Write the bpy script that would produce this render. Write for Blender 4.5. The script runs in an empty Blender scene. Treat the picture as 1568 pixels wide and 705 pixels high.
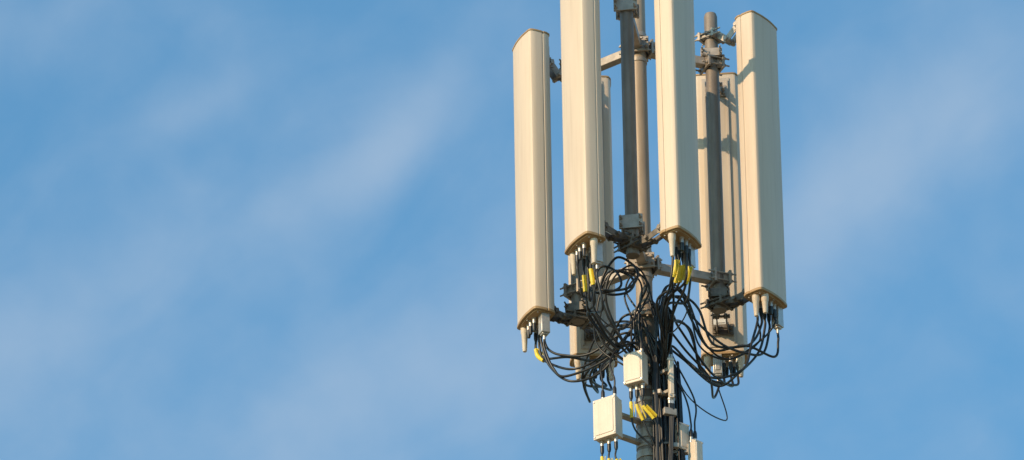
import bpy, math, random
from mathutils import Vector, Matrix
random.seed(11)
scene = bpy.context.scene
H0 = 25.5            # reference height of the antenna head above ground
rad = math.radians

# ------------------------------------------------------------------ materials
def new_mat(name):
    m = bpy.data.materials.new(name); m.use_nodes = True
    nt = m.node_tree; b = nt.nodes['Principled BSDF']
    return m, nt, b

def noisy_mat(name, c1, c2, scale=(8,8,8), rough=(0.4,0.6), metal=0.0, bump=0.0, bscale=60, detail=4, streak=None, spec=0.5):
    m, nt, b = new_mat(name); N = nt.nodes; L = nt.links
    tc = N.new('ShaderNodeTexCoord'); mp = N.new('ShaderNodeMapping'); mp.inputs['Scale'].default_value = scale
    L.new(tc.outputs['Object'], mp.inputs['Vector'])
    n = N.new('ShaderNodeTexNoise'); n.inputs['Scale'].default_value = 1; n.inputs['Detail'].default_value = detail; n.inputs['Roughness'].default_value = .6
    L.new(mp.outputs[0], n.inputs['Vector'])
    r = N.new('ShaderNodeValToRGB'); r.color_ramp.elements[0].position = .32; r.color_ramp.elements[1].position = .68
    r.color_ramp.elements[0].color = (*c1, 1); r.color_ramp.elements[1].color = (*c2, 1)
    L.new(n.outputs['Fac'], r.inputs['Fac'])
    col = r.outputs['Color']
    if streak:
        mp2 = N.new('ShaderNodeMapping'); mp2.inputs['Scale'].default_value = (45, 45, 1.6)
        L.new(tc.outputs['Object'], mp2.inputs['Vector'])
        n2 = N.new('ShaderNodeTexNoise'); n2.inputs['Scale'].default_value = 1; n2.inputs['Detail'].default_value = 3
        L.new(mp2.outputs[0], n2.inputs['Vector'])
        r2 = N.new('ShaderNodeMapRange'); r2.inputs['From Min'].default_value = .5; r2.inputs['From Max'].default_value = .8
        r2.inputs['To Max'].default_value = .6
        L.new(n2.outputs['Fac'], r2.inputs['Value'])
        mx = N.new('ShaderNodeMixRGB'); mx.inputs['Color2'].default_value = (*streak, 1)
        L.new(r2.outputs[0], mx.inputs['Fac']); L.new(col, mx.inputs['Color1']); col = mx.outputs[0]
    L.new(col, b.inputs['Base Color'])
    mr = N.new('ShaderNodeMapRange'); mr.inputs['To Min'].default_value = rough[0]; mr.inputs['To Max'].default_value = rough[1]
    L.new(n.outputs['Fac'], mr.inputs['Value']); L.new(mr.outputs[0], b.inputs['Roughness'])
    b.inputs['Metallic'].default_value = metal
    b.inputs['Specular IOR Level'].default_value = spec
    if bump > 0:
        nb = N.new('ShaderNodeTexNoise'); nb.inputs['Scale'].default_value = bscale; nb.inputs['Detail'].default_value = 2
        L.new(tc.outputs['Object'], nb.inputs['Vector'])
        bp = N.new('ShaderNodeBump'); bp.inputs['Strength'].default_value = bump; bp.inputs['Distance'].default_value = .004
        L.new(nb.outputs['Fac'], bp.inputs['Height']); L.new(bp.outputs[0], b.inputs['Normal'])
    return m

M_RADOME = noisy_mat('radome_fibreglass', (.61,.495,.385), (.66,.545,.43), (5,5,1.2), (.42,.58), bump=.06, bscale=25, streak=(.53,.42,.315), spec=.35)
M_RIM    = noisy_mat('radome_end_cap', (.33,.205,.095), (.42,.275,.14), (14,14,14), (.5,.7), bump=.1)
M_BACK   = noisy_mat('antenna_reflector_back', (.46,.395,.33), (.53,.46,.39), (6,6,2), (.4,.6), streak=(.38,.32,.26))
M_GALV   = noisy_mat('galvanised_steel', (.30,.255,.21), (.46,.40,.345), (18,18,18), (.38,.6), metal=.3, bump=.15)
M_PIPE   = noisy_mat('weathered_galvanised_pipe', (.19,.155,.125), (.28,.235,.195), (12,12,4), (.45,.65), metal=.25, bump=.12, streak=(.13,.10,.08))
M_MAST   = noisy_mat('weathered_mast_steel', (.32,.245,.18), (.41,.325,.245), (10,10,3), (.45,.65), metal=.15, bump=.12, streak=(.22,.165,.115))
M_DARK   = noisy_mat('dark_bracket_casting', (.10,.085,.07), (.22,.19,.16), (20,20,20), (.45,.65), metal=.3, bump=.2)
M_BLACK  = noisy_mat('black_cable_jacket', (.012,.012,.013), (.022,.021,.02), (30,30,30), (.32,.5))
M_SILV   = noisy_mat('connector_nickel', (.48,.44,.40), (.62,.58,.53), (30,30,30), (.25,.4), metal=.5)
M_CONE   = noisy_mat('white_plastic_cover', (.62,.51,.40), (.69,.58,.46), (20,20,20), (.4,.55))
M_UNIT   = noisy_mat('painted_aluminium_housing', (.63,.53,.43), (.70,.60,.50), (9,9,9), (.4,.6), bump=.1, streak=(.52,.43,.34))
M_YEL    = noisy_mat('yellow_marker_tape', (.68,.50,.03), (.85,.66,.06), (40,40,40), (.4,.6))
M_LABEL  = noisy_mat('paper_label', (.62,.62,.60), (.72,.72,.70), (20,20,20), (.5,.6))
M_INK    = noisy_mat('label_ink', (.05,.05,.05), (.09,.09,.09), (20,20,20), (.5,.6))
M_CONC   = noisy_mat('concrete', (.28,.27,.25), (.40,.38,.35), (3,3,3), (.8,.95), bump=.3)
M_GROUND = noisy_mat('dry_grass_soil', (.20,.155,.08), (.34,.27,.16), (.15,.15,.15), (.9,1), bump=.3, bscale=4, detail=12)

# ------------------------------------------------------------------ mesh builder
class B:
    def __init__(s): s.v = []; s.f = []
    def _add(s, vs, fs):
        o = len(s.v); s.v += [Vector(v) for v in vs]; s.f += [tuple(i+o for i in f) for f in fs]
    def box(s, c, size, rot=None, taper=1.0):
        c = Vector(c); x, y, z = [k/2 for k in size]; R = rot or Matrix.Identity(3)
        vs = [c + R @ Vector((a*x*(taper if d > 0 else 1), b*y*(taper if d > 0 else 1), d*z)) for a in (-1,1) for b in (-1,1) for d in (-1,1)]
        s._add(vs, [(0,1,3,2),(4,6,7,5),(0,4,5,1),(2,3,7,6),(0,2,6,4),(1,5,7,3)])
    def cyl(s, p0, p1, r0, r1=None, n=16):
        p0 = Vector(p0); p1 = Vector(p1); r1 = r0 if r1 is None else r1
        d = (p1-p0).normalized(); a = d.orthogonal().normalized(); b = d.cross(a)
        vs = []
        for p, r in ((p0,r0),(p1,r1)):
            for i in range(n):
                t = 2*math.pi*i/n; vs.append(p + a*math.cos(t)*r + b*math.sin(t)*r)
        fs = [(i, (i+1)%n, n+(i+1)%n, n+i) for i in range(n)] + [tuple(range(n-1,-1,-1)), tuple(range(n,2*n))]
        s._add(vs, fs)
    def lathe(s, base, prof, n=20, axis=None):
        base = Vector(base); d = Vector(axis or (0,0,1)).normalized(); a = d.orthogonal().normalized(); b = d.cross(a)
        vs = []
        for z, r in prof:
            for i in range(n):
                t = 2*math.pi*i/n; vs.append(base + d*z + a*math.cos(t)*r + b*math.sin(t)*r)
        fs = []
        for k in range(len(prof)-1):
            for i in range(n): fs.append((k*n+i, k*n+(i+1)%n, (k+1)*n+(i+1)%n, (k+1)*n+i))
        fs.append(tuple(range(n-1,-1,-1))); m = (len(prof)-1)*n; fs.append(tuple(range(m, m+n)))
        s._add(vs, fs)
    def prism(s, prof, z0, z1, f):
        n = len(prof)
        vs = [f(x,y,z0) for x,y in prof] + [f(x,y,z1) for x,y in prof]
        fs = [(i,(i+1)%n,n+(i+1)%n,n+i) for i in range(n)] + [tuple(range(n-1,-1,-1)), tuple(range(n,2*n))]
        s._add(vs, fs)
    def beam(s, p0, p1, w, h):
        p0 = Vector(p0); p1 = Vector(p1); d = (p1-p0); l = d.length; d.normalize()
        up = Vector((0,0,1)) if abs(d.z) < .9 else Vector((1,0,0))
        x = d.cross(up).normalized(); z = x.cross(d)
        R = Matrix((x, d, z)).transposed()
        s.box((p0+p1)/2, (w, l, h), R)
    def nut(s, p, d, r=.011, t=.01):
        p = Vector(p); d = Vector(d).normalized(); s.cyl(p, p+d*t, r, r, 6)
    def obj(s, name, mat, parent=None, bevel=0, ang=35):
        me = bpy.data.meshes.new(name); me.from_pydata([tuple(v) for v in s.v], [], s.f); me.update()
        import bmesh
        bm = bmesh.new(); bm.from_mesh(me); bmesh.ops.recalc_face_normals(bm, faces=bm.faces); bm.to_mesh(me); bm.free()
        for p in me.polygons: p.use_smooth = True
        me.set_sharp_from_angle(angle=rad(ang))
        me.materials.append(mat)
        o = bpy.data.objects.new(name, me); scene.collection.objects.link(o)
        if parent: o.parent = parent
        if bevel:
            bv = o.modifiers.new('bevel','BEVEL'); bv.width = bevel; bv.segments = 2; bv.limit_method = 'ANGLE'; bv.angle_limit = rad(40)
        return o

def empty(name):
    e = bpy.data.objects.new(name, None); scene.collection.objects.link(e); e.empty_display_size = .2; return e

def V(x, y, h): return Vector((x, y, H0+h))
def yaw(a): return Matrix.Rotation(a, 3, 'Z')

# ------------------------------------------------------------------ tower
tower = empty('cell_tower_mast')
b = B()
b.lathe(V(0,0,0), [(-.60,.050),(1.2,.050),(2.45,.050),(2.46,.046),(2.47,.01)], 32)
b.obj('upper_mast_tube', M_MAST, tower)
b = B()
b.lathe(V(0,0,0), [(-2.7,.066),(-.63,.066)], 36)
b.obj('lower_mast_tube', M_PIPE, tower)
b = B()
segs = [(-2.7,.09),(-8.0,.14),(-14,.19),(-20,.24),(-25.3,.30)]
for i in range(len(segs)-1):
    b.lathe(V(0,0,0), [(segs[i+1][0], segs[i+1][1]), (segs[i][0]-.02, segs[i][1]+.02)], 36)
b.obj('monopole_shaft', M_PIPE, tower)
b = B()
for h, r in [(-.63,.092),(-.60,.085),(-2.7,.16),(-2.74,.16),(-8,.22),(-14,.27),(-20,.32)]:
    b.cyl(V(0,0,h), V(0,0,h+.022), r, r, 36)
    for k in range(8):
        a = k*math.pi/4+.2
        if r > .09: b.nut(V(math.cos(a)*(r-.014), math.sin(a)*(r-.014), h-.012), (0,0,1), .01, .05)
for h in (-.98,-1.43,-1.56):
    b.cyl(V(0,0,h-.02), V(0,0,h+.02), .073, .073, 36)
    b.box(V(.085,-.02,h), (.05,.03,.04)); b.cyl(V(.09,-.05,h), V(.09,.02,h), .006)
b.obj('flanges_and_collars', M_GALV, tower, .0015)
b = B(); b.box((0,0,.2), (2.4,2.4,.5)); b.obj('concrete_footing', M_CONC, tower, .02)

# mounting pipes
PIPES = {'A':(-.072,-.49), 'B':(.455,.19), 'C':(-.395,.30)}
pr = .041
b = B()
for k,(x,y) in PIPES.items():
    top = 1.63 if k != 'A' else 1.8
    b.lathe(V(x,y,0), [(-.46,pr),(top-.02,pr),(top,pr*.85),(top+.006,pr*.4)], 28)
b.obj('antenna_mounting_pipes', M_PIPE, tower)

arm = B(); cl = B()
def pipe_clamp(bl, c, d, r, w=.05, th=.014, hh=.06, rod=.05):
    """saddle plates fore and aft of a pipe with two threaded rods"""
    d = Vector((d[0],d[1],0)).normalized(); t = Vector((-d.y,d.x,0)); R = Matrix((t,d,Vector((0,0,1)))).transposed()
    c = Vector(c)
    for s_ in (-1,1):
        bl.box(c + d*s_*(r+th*.5), (2*(r+w*.55), th, hh), R)
        for q in (-1,1):
            bl.box(c + d*s_*(r*.62) + t*q*(r*.98), (.012, r*.7, hh*.8), R)
    for q in (-1,1):
        for z in (-hh*.27, hh*.27):
            p = c + t*q*(r+w*.3) + Vector((0,0,z))
            bl.cyl(p - d*(r+rod), p + d*(r+rod), .0055, n=8)
            for s_ in (-1,1): bl.nut(p + d*s_*(r+th), d*s_, .0105, .010)
for k,(x,y) in PIPES.items():
    d = Vector((x,y,0)).normalized()
    for h in (1.27, -.25):
        p0 = V(0,0,h)+d*.07; p1 = V(x,y,h)-d*.058
        arm.beam(p0, p1, .055, .055)
        pipe_clamp(cl, V(x,y,h), d, pr, .055, .014, .09)
        R = Matrix((Vector((-d.y,d.x,0)), d, Vector((0,0,1)))).transposed()
        cl.box(V(0,0,h)+d*.066, (.15,.014,.10), R)
        cl.box(V(0,0,h)-d*.060, (.13,.010,.055), R)
        for q in (-1,1):
            t = Vector((-d.y,d.x,0))
            for z in (-.025,.025):
                p = V(0,0,h+z)+t*q*.064
                cl.cyl(p-d*.085, p+d*.095, .006, n=8); cl.nut(p+d*.073, d, .012,.011)
arm.obj('support_arms', M_GALV, tower, .003)
for h in (1.36,1.18,-.17,-.33):
    cl.cyl(V(0,0,h-.014), V(0,0,h+.014), .0545, .0545, 32)
cl.obj('pipe_clamps', M_GALV, tower, .0012)

b = B()
b.lathe(V(.045,-.28,1.68), [(-.018,.034),(-.012,.042),(.012,.042),(.018,.034)], 28, axis=(.1,-.9,-.35))
b.obj('cable_guide_disc', M_CONE, tower, .001)
b = B()
b.lathe(V(.045,-.28,1.68), [(.017,.018),(.026,.016),(.028,.006)], 18, axis=(.1,-.9,-.35))
b.beam(V(.045,-.26,1.68), V(0,-.03,1.72), .03,.02)
b.obj('cable_guide_hub', M_GALV, tower, .001)
b = B()
b.beam(V(-.16,-.50,1.60), V(-.03,-.50,1.60), .03,.03); b.beam(V(-.16,-.52,1.56), V(-.15,-.52,1.66), .05,.02)
pipe_clamp(b, V(-.072,-.49,1.61), (0,1,0), pr, .05,.012,.05)
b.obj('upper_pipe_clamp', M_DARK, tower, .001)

# ------------------------------------------------------------------ antennas
# antenna cross-section: flat back, kicked-out side rails, flat sides, tight front corners, shallow bowed front
half = [(0,0),(.108,0),(.122,.006),(.136,.030),(.1385,.050),(.1345,.053),(.1345,.058),(.1395,.061),(.1425,.100),(.1415,.122),(.137,.133),(.128,.140),(.116,.143),(.095,.1455),(.085,.1475),(.045,.1525),(0,.154)]
prof = [p for p in half] + [(-x,y) for x,y in reversed(half[1:-1])]
def offs(k, e):
    cx, cy = 0,.076
    return [(x*(1+e/.14), cy+(y-cy)*(1+e/.077)) for x,y in prof]

ANT = [ # cx, cy, azimuth, bottom h, top h, kind
 ('L', -.655, .19, -67, -.49, 1.45),
 ('FL',-.358,-.70, -62, -.49, 1.45),
 ('FR', .212,-.74,  60, -.485,1.45),
 ('R',  .728, .00,  55, -.49, 1.44),
 ('BR', .490, .70, 176, -.50, 1.46),
 ('BL',-.303, .70, 184, -.50, 1.46),
]
MOUNT = {'L':'C','FL':'A','FR':'A','R':'B','BR':'B','BL':'C'}
conn = {}
for key, cx, cy, az, hb, ht in ANT:
    a = rad(az); n = Vector((math.sin(a), -math.cos(a), 0)); t = Vector((math.cos(a), math.sin(a), 0))
    near = -1 if key in ('FR','R') else 1
    c0 = Vector((cx,cy,H0)) - n*.077
    f = lambda x,y,h,c0=c0,n=n,t=t: c0 + t*x + n*y + Vector((0,0,h))
    par = empty('panel_antenna')
    b = B(); b.prism(prof, hb, ht, f); b.obj('radome', M_RADOME, par, .0, 24)
    b = B()
    b.prism(offs(0,.0035), hb-.016, hb+.001, f); b.prism(offs(0,.004), ht-.001, ht+.010, f)
    b.prism(offs(0,-.012), hb-.023, hb-.015, f)
    b.prism(offs(0,-.02), ht+.009, ht+.016, f)
    b.obj('end_caps', M_RIM, par, .0015, 28)
    b = B()
    b.box(f(0,-.003,(hb+ht)/2), (.17,.008,ht-hb-.06), Matrix((t,n,Vector((0,0,1)))).transposed())
    for q in (-1,1): b.box(f(q*.070,-.010,(hb+ht)/2), (.014,.012,ht-hb-.10), Matrix((t,n,Vector((0,0,1)))).transposed())
    b.obj('rear_reflector', M_BACK, par, .001)
    sil = B(); blk = B(); cs = []
    rows = [(-.080,.042),(-.038,.038),(.005,.042),(.048,.042),(-.055,.098),(-.010,.104),(.035,.100)]
    for (x,y) in rows:
        p = f(x*near*1.0, y, hb-.012)
        sil.lathe(p, [(-.018,.015),(0,.0165)][::1], 14); sil.lathe(p, [(-.048,.0125),(-.010,.0125)], 12)
        blk.lathe(p, [(-.10,.0085),(-.085,.0125),(-.048,.0135)], 12)
        cs.append(p - Vector((0,0,.095)))
    conn[key] = cs
    for (x,y) in [(-.11,.03),(.11,.03),(-.115,.11),(.115,.11),(0,.130),(-.05,.012),(.05,.012)]:
        sil.nut(f(x,y,hb-.028), (0,0,1), .006,.008)
    sil.obj('rf_connectors', M_SILV, par, .0006)
    blk.obj('connector_boots', M_BLACK, par)
    co = B()
    def cone(x,y,L):
        co.lathe(f(x,y,hb-.012), [(-L,.011),(-L+.006,.0135),(-.05,.0195),(-.045,.023),(-.012,.0235),(0,.026)], 18)
    if key in ('L',): cone(-.105,.105,.17)
    if key == 'FL': cone(.100,.070,.17); cone(-.108,.095,.15)
    if key == 'FR': cone(-.100,.070,.16)
    if key == 'R': cone(-.100,.070,.15); cone(-.070,.115,.13)
    if key in ('BL','BR'): cone(.10,.035,.15); cone(-.10,.035,.15)
    co.obj('conical_covers', M_CONE, par, 0, 40)
    rt = B(); Rm = Matrix((t,n,Vector((0,0,1)))).transposed()
    pos = {'L':(.092,.06),'FL':(.060,.03),'FR':(.098,.075),'R':(.106,.085),'BR':(.04,.02),'BL':(.06,.02)}[key]
    rt.box(f(pos[0],pos[1],hb-.085), (.056,.056,.135), Rm, .94)
    rt.box(f(pos[0],pos[1],hb-.157), (.040,.040,.012), Rm)
    rt.cyl(f(pos[0],pos[1],hb-.163), f(pos[0],pos[1],hb-.195), .009, .009)
    rt.box(f(pos[0],pos[1]-.030,hb-.085), (.03,.006,.09), Rm)
    rt.obj('tilt_motor_housing', M_SILV, par, .004)
    conn[key].append(f(pos[0],pos[1],hb-.19))
    px, py = PIPES[MOUNT[key]]
    gal = B(); drk = B()
    up = {'L':1.31,'FL':1.38,'FR':1.38,'R':1.46,'BR':1.33,'BL':1.33}[key]
    lo = {'L':-.44,'FL':-.36,'FR':-.40,'R':-.42,'BR':-.36,'BL':-.38}[key]
    for h, bl in ((up,gal),(lo,drk)):
        pb = f(0,-.014,h); pc = V(px,py,h)
        d = (pb-pc); d.z = 0; dist = d.length; d.normalize(); s = Vector((-d.y,d.x,0))
        pipe_clamp(drk if bl is drk else gal, pc, d, pr, .045,.016,.055,.06)
        bl.box(f(0,-.017,h), (.13,.012,.075), Rm)
        for q in (-1,1):
            bl.box(f(q*.035,-.040,h), (.006,.045,.06), Rm)
            bl.nut(f(q*.052,-.022,h+.02), -n, .010,.012); bl.nut(f(q*.052,-.022,h-.02), -n, .010,.012)
        e0 = pc + d*(pr+.014); e1 = f(0,-.045,h)
        mid = (e0+e1)/2 + (Vector((0,0,-.07)) if bl is gal else Vector((0,0,-.015)))
        for q in (-1,1):
            o = s*q*.024
            bl.beam(e0+o, mid+o, .006,.042); bl.beam(mid+o*1.25, e1+o*1.25, .006,.042)
            bl.cyl(mid+o*.6, mid+o*1.6, .016, n=14); 
        bl.cyl(mid-s*.046, mid+s*.046, .008, n=10); bl.nut(mid+s*.040, s, .014,.012); bl.nut(mid-s*.040, -s, .014,.012)
        bl.cyl(e1-t*.052, e1+t*.052, .008, n=10); bl.nut(e1+t*.045, t, .014,.012); bl.nut(e1-t*.045, -t, .014,.012)
        bl.cyl(e0-s*.04, e0+s*.04, .008, n=10)
    gal.obj('upper_tilt_bracket', M_GALV, par, .001)
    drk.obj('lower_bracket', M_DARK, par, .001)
    if key in ('BL','BR'):
        lb = B(); ik = B()
        q = -.045 if key == 'BL' else .02
        lb.box(f(q,-.0095,hb+.16), (.075,.003,.12), Rm)
        for i in range(7):
            ik.box(f(q+random.uniform(-.006,.006),-.0115,hb+.115+i*.013), (random.uniform(.03,.06),.0015,.004), Rm)
        for i in range(6):
            ik.box(f(-.02+i*.012, -.0078, hb+.62+random.uniform(-.003,.003)), (.002,.0015,.018), Rm @ Matrix.Rotation(random.uniform(-.5,.5),3,'Y'))
        lb.obj('rating_label', M_LABEL, par); ik.obj('label_print', M_INK, par)

# ------------------------------------------------------------------ tower mounted amplifiers / small units
def unit(cx, cy, h, w, d, hh, az, name, fins=False):
    par = empty(name)
    a = rad(az); n = Vector((math.sin(a), -math.cos(a), 0)); t = Vector((math.cos(a), math.sin(a), 0))
    Rm = Matrix((t,n,Vector((0,0,1)))).transposed(); c = V(cx,cy,h)
    g = lambda x,y,z: c + t*x + n*y + Vector((0,0,z))
    b = B()
    b.box(g(0,0,0), (w,d,hh), Rm)
    b.box(g(0,d*.5+.005,0), (w*1.05,.014,hh*1.03), Rm)
    b.box(g(0,d*.5+.013,0), (w*.86,.006,hh*.86), Rm)
    for q in (-1,1): b.box(g(q*w*.33,0,hh*.5+.008), (w*.16,d*.6,.02), Rm)
    if fins:
        for i in range(7): b.box(g(-w*.42+i*w*.14, -d*.5-.008, 0), (.004,.02,hh*.9), Rm)
    b.obj('housing', M_UNIT, par, .006)
    s = B(); k = B(); cs = []
    for q in (-1,1):
        for z in (-1,1):
            s.nut(g(q*w*.46, d*.5+.012, z*hh*.46), n, .006,.005)
    for q in (-.33,0,.33):
        s.lathe(g(q*w,0,-hh/2), [(-.035,.0115),(-.012,.0115),(-.011,.015),(0,.015)], 12)
        k.lathe(g(q*w,0,-hh/2), [(-.085,.0085),(-.07,.012),(-.035,.012)], 12); cs.append(g(q*w,0,-hh/2-.08))
    for q in (-.28,.28):
        s.lathe(g(q*w,-d*.15,hh/2), [(0,.015),(.011,.015),(.012,.0115),(.04,.0115)], 12)
        k.lathe(g(q*w,-d*.15,hh/2), [(.04,.012),(.075,.012),(.09,.0085)], 12); cs.append(g(q*w,-d*.15,hh/2+.085))
    s.obj('connectors', M_SILV, par, .0006); k.obj('connector_boots', M_BLACK, par)
    m = B()
    for z in (-hh*.28, hh*.28):
        e = Vector((c.x,c.y,0)).normalized()*.066
        m.beam(g(0,-d*.5,z), Vector((e.x,e.y,c.z+z)), .04,.02)
        m.cyl(Vector((0,0,c.z+z-.012)), Vector((0,0,c.z+z+.012)), .0715,.0715,32)
    m.obj('mast_bracket', M_GALV, par, .001)
    return cs
u1 = unit(-.062,-.17,-1.06,.120,.07,.200,-28,'tower_mounted_amplifier')
u2 = unit(-.235,-.20,-1.41,.148,.07,.255,-33,'tower_mounted_amplifier', True)
u3 = unit(.190,-.02,-1.45,.065,.07,.17,35,'junction_box')
u4 = unit(.272,-.06,-1.60,.055,.06,.20,40,'junction_box')
u5 = unit(.140,-.16,-1.12,.026,.03,.26,15,'surge_arrester')

# ------------------------------------------------------------------ cables
cab = empty('coaxial_cable_bundle')
def catmull(pts, k=10):
    P = [pts[0]*2-pts[1]] + pts + [pts[-1]*2-pts[-2]]; out = []
    for i in range(1, len(P)-2):
        p0,p1,p2,p3 = P[i-1:i+3]
        for j in range(k):
            u = j/k
            out.append(.5*((2*p1)+(p2-p0)*u+(2*p0-5*p1+4*p2-p3)*u*u+(-p0+3*p1-3*p2+p3)*u**3))
    out.append(pts[-1]); return out
groups = {}
tags = []
def cable(pts, r, tag=None):
    path = catmull([Vector(p) for p in pts])
    key = round(r,4)
    if key not in groups:
        cu = bpy.data.curves.new('cable_run','CURVE'); cu.dimensions = '3D'; cu.bevel_depth = r; cu.bevel_resolution = 3; cu.use_fill_caps = True
        cu.materials.append(M_BLACK)
        o = bpy.data.objects.new('cable_run', cu); scene.collection.objects.link(o); o.parent = cab; groups[key] = cu
    sp = groups[key].splines.new('POLY'); sp.points.add(len(path)-1)
    for i,p in enumerate(path): sp.points[i].co = (*p,1)
    sp.use_smooth = True
    if tag is not None: tags.append((path, tag, r))
U = random.uniform
def mast_tail(i=None):
    """points of a cable dressed down the right side of the mast, ending at the ground"""
    th = rad(U(-50, 30)) ; rr = U(.092,.150)
    wob = lambda: U(-.013,.013)
    x, y = math.cos(th)*rr, math.sin(th)*rr
    pts = []
    for h in (-1.15,-1.40,-1.65,-1.95,-2.3): pts.append(V(x+wob(), y+wob(), h))
    for h, r_ in ((-2.75,.20),(-8,.26),(-14,.31),(-20,.36),(-25.2,.40)):
        pts.append(V(math.cos(th)*r_, math.sin(th)*r_, h))
    return pts
def rnd(x,y,h,s=.03): return V(x+U(-s,s), y+U(-s,s), h+U(-s,s))
R1, R2 = .0076, .0058
for i,p in enumerate(conn['L'][:4]+[conn['L'][-1]]):
    dz = U(-.05,.07); big = i in (0,2,4)
    pts = [p, p-Vector((0,0,.06)), p+Vector((.03+U(-.01,.02),-.02,-.20+dz))]
    if big: pts += [rnd(-.46,.08,-.95+dz,.02), rnd(-.27,.0,-.88+dz,.04), rnd(-.10,-.10,-.70,.04), rnd(-.02,-.13,-.70,.02), rnd(.04,-.12,-.92,.02)]
    else: pts += [rnd(-.48,.10,-.86+dz,.02), rnd(-.30,.02,-.84,.04), rnd(-.13,-.08,-.76,.04), rnd(-.02,-.12,-.88,.02)]
    cable(pts+mast_tail(), R1 if i < 5 else R2, .055 if i in (0,) else None)
for i,p in enumerate(conn['FL'][:5]+[conn['FL'][-1]]):
    c = Vector((U(-.30,-.15), U(-.48,-.34), H0-.60+U(-.08,.05))); rr = U(.09,.15)
    pts = [p, p-Vector((0,0,.06)), p+Vector((U(-.02,.03),.06,-.20+U(-.05,.05)))]
    if i in (1,3,4):
        for a in (200,250,300,350,40,90):
            a = rad(a+U(-8,8)); pts.append(c+Vector((math.cos(a)*rr, .05*math.sin(a)+.0004*a, math.sin(a)*rr*.95)))
        pts.append(c+Vector((-.5*rr,.10,-.2*rr)))
        pts += [c+Vector((-.1*rr,.16,-1.6*rr)), rnd(-.05,-.15,-1.0,.03)]
    else:
        pts += [rnd(-.32,-.42,-.80,.03), rnd(-.20,-.22,-.92,.03), rnd(-.06,-.13,-.85,.03)]
    cable(pts+mast_tail(), R1 if i < 6 else R2, .05 if i in (0,2) else None)
for i,p in enumerate(conn['FR'][:6]+[conn['FR'][-1]]):
    pts = [p, p-Vector((0,0,.07)), p+Vector((U(-.04,-.01),.05,-.18+U(-.03,.03))), rnd(.13+U(-.05,.05),-.50,-.80,.03), rnd(.12,-.27,-.90,.04), rnd(.11,-.13,-1.0,.02)]
    cable(pts+mast_tail(), R1 if i < 7 else R2, (.03,.05,.04,None,.07,None,None)[i])
for i,p in enumerate(conn['R'][:4]+[conn['R'][-1]]):
    dz = U(-.06,.06)
    pts = [p, p-Vector((0,0,.06)), p+Vector((-.03+U(-.02,.01),-.02,-.18+dz))]
    if i%2 == 0: pts += [rnd(.58,-.05,-.84+dz,.02), rnd(.42,-.06,-.82+dz,.04), rnd(.30,-.08,-.64,.04), rnd(.20,-.10,-.50,.03), rnd(.12,-.12,-.58,.02), rnd(.11,-.13,-.85,.02)]
    else: pts += [rnd(.57,-.05,-.98+dz,.02), rnd(.42,-.05,-1.05+dz,.03), rnd(.25,-.07,-.94,.04), rnd(.15,-.10,-.86,.03), rnd(.12,-.12,-1.02,.01)]
    cable(pts+mast_tail(), R1 if i < 6 else R2)
for key, sx in (('BR',1),('BL',-1)):
    for i,p in enumerate(conn[key][:3]+[conn[key][-1]]):
        pts = [p, p-Vector((0,0,.05)), p+Vector((-.02*sx+U(-.02,.02),-.06,-.15+U(-.03,.02))), rnd(.36*sx,.36,-.80,.04), rnd(.24*sx,.14,-.70+U(-.1,.1),.04), rnd(.13*sx,-.05,-.66,.04), rnd(.08+.03*sx,-.12,-.85,.02)]
        cable(pts+mast_tail(), R1 if i < 5 else R2)
for i in range(2):
    cable([rnd(.07,-.14,-.98,.02), rnd(.07,-.16,-.72,.02), rnd(.14,-.18,-.50,.03), rnd(.24,-.12,-.56,.03), rnd(.33,-.04,-.80,.03), rnd(.50,.08,-.88,.03), rnd(.66,.05,-.76,.03), conn['R'][(i+3)%6]-Vector((0,0,.05)), conn['R'][(i+3)%6]], R2)
for i in range(3):
    cable([rnd(-.02,-.14,-1.0,.02), rnd(-.05,-.18,-.74,.03), rnd(.00,-.22,-.52,.04), rnd(-.10,-.25,-.40,.04), rnd(-.24,-.20,-.50,.04), rnd(-.27,-.1,-.8,.04), rnd(-.10,-.1,-1.0,.03)]+mast_tail(), R2)
# thin control leads looping loosely between the tilt motors and the mast
for k in ('FL','FR','BR'):
    p = conn[k][-1]
    cable([p, p-Vector((0,0,.05)), p+Vector((U(-.05,.05),.10,-.22)), Vector((p.x*.5, p.y*.5, p.z-.20+U(-.05,.05))), rnd(.06,-.10,-.60,.04), rnd(.10,-.10,-.85,.03)]+mast_tail(), .0042)
for u,(tx,ty) in ((u1,(-.02,-.1)),(u2,(-.1,-.06))):
    for j,p in enumerate(u):
        if j < 3:
            cable([p, p-Vector((0,0,.07)), p+Vector((.02+.03*j,.02,-.2)), V(.02+U(0,.08),-.11,p.z-H0-.42), V(U(.02,.1),-.1,-2.2), V(.05,-.19,-2.75), V(.05,-.40,-25.2)], R2, .025+.02*j if (j in (0,1,2)) else None)
        else:
            cable([p, p+Vector((0,0,.06)), p+Vector((U(-.03,.02),.03,.2)), rnd(-.10,-.10,p.z-H0+.38,.03), rnd(-.02,-.12,p.z-H0+.50,.02), rnd(.05,-.12,p.z-H0+.25,.02)]+mast_tail(), R2, None)
for u in (u3,u4,u5):
    for j,p in enumerate(u):
        if j < 3: cable([p, p-Vector((0,0,.08)), V(p.x*.8,p.y,-2.2), V(.2,-.05,-2.75), V(.38,-.06,-25.2)], .0055)
        else: cable([p, p+Vector((0,0,.06)), p+Vector((U(-.03,.01),-.01,.22)), rnd(.12,-.1,-.85,.03), rnd(.15,-.08,-.62,.03), rnd(.05,-.1,-.6,.02)], .0055)

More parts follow.
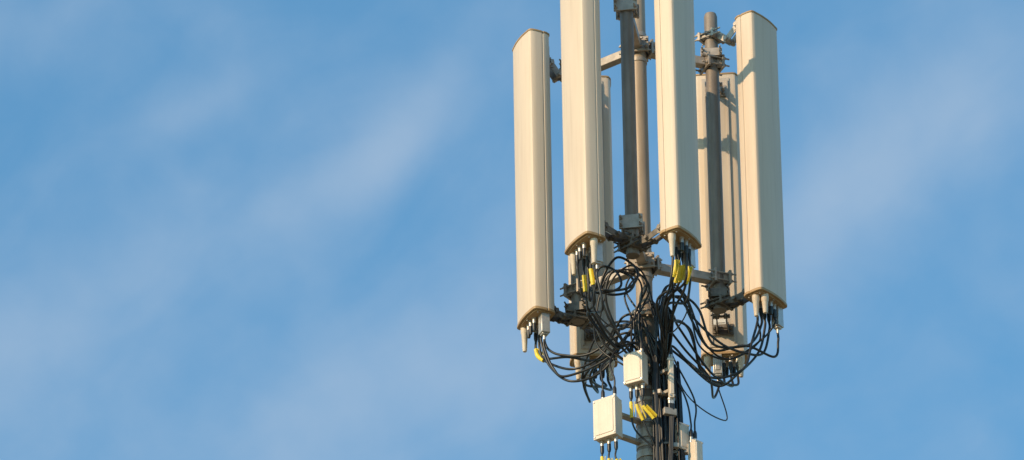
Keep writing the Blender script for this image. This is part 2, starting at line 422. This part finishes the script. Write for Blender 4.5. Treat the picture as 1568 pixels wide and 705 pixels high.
tb = B()
for path, dist, r in tags:
    acc = 0
    i = 0
    while acc < dist: acc += (path[i+1]-path[i]).length; i += 1
    j = i; L = 0
    while L < .10: L += (path[j+1]-path[j]).length; j += 1
    seq = path[i:j+1]
    for a_, b_ in zip(seq, seq[1:]): tb.cyl(a_, b_, r*1.8, r*1.8, 10)
    tb.beam(seq[0]+Vector((.018,-.006,-.004)), seq[-1]+Vector((.018,-.006,.012)), .032,.004)
tb.obj('yellow_markers', M_YEL, cab)
tb = B()
for h in (-1.3,-1.52,-1.75):
    tb.lathe(V(.11,-.04,h), [(-.006,.075),(.006,.075)], 20)
tb.obj('cable_ties', M_DARK, cab)
tb = B(); tb.box(V(.13,-.16,-1.34), (.08,.03,.045), yaw(.4)); tb.box(V(.06,-.15,-1.20), (.05,.03,.03), yaw(-.3)); tb.box(V(.15,-.13,-1.55), (.06,.03,.03), yaw(.2))
tb.obj('cable_hangers', M_GALV, cab, .003)

# ------------------------------------------------------------------ ground
b = B(); S = 6000; b._add([(-S,-S,0),(S,-S,0),(S,S,0),(-S,S,0)], [(0,1,2,3)]); b.obj('ground', M_GROUND)

# ------------------------------------------------------------------ camera
f_px = 12124.0; D = 47.7
pitch, roll = rad(30), rad(-.95)
Rc = Matrix.Rotation(rad(90)+pitch, 3, 'X') @ Matrix.Rotation(roll, 3, 'Z')
right = Rc @ Vector((1,0,0)); fwd = Rc @ Vector((0,0,-1))
loc = Vector((0,0,H0)) - fwd*D - right*(200/f_px*D)
cam_d = bpy.data.cameras.new('camera'); cam = bpy.data.objects.new('camera', cam_d); scene.collection.objects.link(cam)
cam.matrix_world = Matrix.Translation(loc) @ Rc.to_4x4()
cam_d.sensor_width = 36; cam_d.lens = f_px/1568*36; cam_d.clip_end = 20000; cam_d.clip_start = .5
scene.camera = cam

# ------------------------------------------------------------------ sun + sky
sun_el = rad(22); sdir = Vector((-.74,-.67,0)).normalized()*math.cos(sun_el) + Vector((0,0,math.sin(sun_el)))
sl = bpy.data.lights.new('sun','SUN'); sl.energy = 4.2; sl.angle = rad(.5); sl.color = (1,.73,.44)
so = bpy.data.objects.new('sun', sl); scene.collection.objects.link(so)
so.rotation_euler = sdir.to_track_quat('Z','Y').to_euler()
so.location = (0,0,60)

w = bpy.data.worlds.new('World'); scene.world = w; w.use_nodes = True
nt = w.node_tree; N = nt.nodes; L = nt.links; N.clear()
out = N.new('ShaderNodeOutputWorld'); bg = N.new('ShaderNodeBackground'); bg.inputs['Strength'].default_value = .14
sky = N.new('ShaderNodeTexSky'); sky.sky_type = 'NISHITA'; sky.sun_disc = False; sky.sun_elevation = sun_el
sky.sun_rotation = math.atan2(sdir.x, sdir.y); sky.air_density = 1.0; sky.dust_density = .6; sky.ozone_density = 2.0
tint = N.new('ShaderNodeMixRGB'); tint.blend_type = 'MULTIPLY'; tint.inputs['Fac'].default_value = 1; tint.inputs['Color2'].default_value = (.80,1.38,1.46,1)
L.new(sky.outputs[0], tint.inputs['Color1'])
tc = N.new('ShaderNodeTexCoord'); sep = N.new('ShaderNodeSeparateXYZ'); L.new(tc.outputs['Generated'], sep.inputs[0])
def M(op, a, b_=None, c=None, clamp=False):
    n = N.new('ShaderNodeMath'); n.operation = op; n.use_clamp = clamp
    for i,v in enumerate((a,b_,c)):
        if v is None: continue
        if isinstance(v,(int,float)): n.inputs[i].default_value = v
        else: L.new(v, n.inputs[i])
    return n.outputs[0]
u = M('MULTIPLY', sep.outputs['X'], 15.5)
v = M('MULTIPLY', M('SUBTRACT', sep.outputs['Z'], .5), 17.9)
def rotuv(ang, cu=0, cv=0):
    ca, sa = math.cos(rad(ang)), math.sin(rad(ang))
    du = M('SUBTRACT', u, cu); dv = M('SUBTRACT', v, cv)
    p = M('ADD', M('MULTIPLY',du,ca), M('MULTIPLY',dv,sa)); q = M('SUBTRACT', M('MULTIPLY',dv,ca), M('MULTIPLY',du,sa))
    return p,q
def patch(cu,cv,ang,la,lb,amp):
    p,q = rotuv(ang,cu,cv)
    e = M('ADD', M('POWER', M('ABSOLUTE', M('DIVIDE',p,la)),2), M('POWER', M('ABSOLUTE', M('DIVIDE',q,lb)),2))
    return M('MULTIPLY', M('EXPONENT', M('MULTIPLY', e, -1)), amp)
front = M('GREATER_THAN', sep.outputs['Y'], 0)
P = None
for a in [(-.22,.17,50,.14,.06,.36),(-.38,.08,38,.22,.08,.32),(-.70,-.06,52,.26,.10,.30),(-.98,-.26,60,.22,.14,.36),
          (-.22,-.33,10,.50,.17,.40),(.80,.17,40,.42,.14,.34),(-.62,.24,30,.16,.05,.24),(-.95,.40,20,.20,.10,.20),(.55,-.05,45,.3,.12,.24),(-.05,-.15,60,.2,.12,.2)]:
    x = patch(*a); P = x if P is None else M('ADD', P, x)
P = M('MULTIPLY', P, front)
p,q = rotuv(38)
comb = N.new('ShaderNodeCombineXYZ'); L.new(M('MULTIPLY',p,2.0), comb.inputs[0]); L.new(M('MULTIPLY',q,3.2), comb.inputs[1]); L.new(sep.outputs['Y'], comb.inputs[2])
ns = N.new('ShaderNodeTexNoise'); ns.inputs['Scale'].default_value = 1.3; ns.inputs['Detail'].default_value = 6; ns.inputs['Roughness'].default_value = .5; ns.inputs['Distortion'].default_value = .6
L.new(comb.outputs[0], ns.inputs['Vector'])
comb2 = N.new('ShaderNodeCombineXYZ'); L.new(u, comb2.inputs[0]); L.new(v, comb2.inputs[1]); L.new(sep.outputs['Y'], comb2.inputs[2])
n2 = N.new('ShaderNodeTexNoise'); n2.inputs['Scale'].default_value = 4.0; n2.inputs['Detail'].default_value = 5; n2.inputs['Roughness'].default_value = .5
L.new(comb2.outputs[0], n2.inputs['Vector'])
wisp = M('ADD', M('MULTIPLY', M('SUBTRACT', ns.outputs['Fac'], .5), .48), M('MULTIPLY', M('SUBTRACT', n2.outputs['Fac'], .5), .55))
dens = M('ADD', M('ADD', P, wisp), .17, clamp=True)
mr = N.new('ShaderNodeMapRange'); mr.interpolation_type = 'SMOOTHSTEP'; mr.inputs['From Min'].default_value = -.1; mr.inputs['From Max'].default_value = .95; mr.inputs['To Max'].default_value = .80
L.new(dens, mr.inputs['Value'])
mix = N.new('ShaderNodeMixRGB'); L.new(mr.outputs[0], mix.inputs['Fac']); L.new(tint.outputs[0], mix.inputs['Color1']); mix.inputs['Color2'].default_value = (2.8,3.75,4.95,1)
L.new(mix.outputs[0], bg.inputs['Color']); L.new(bg.outputs[0], out.inputs[0])
scene.view_settings.view_transform = 'Standard'; scene.view_settings.look = 'None'; scene.view_settings.exposure = 0
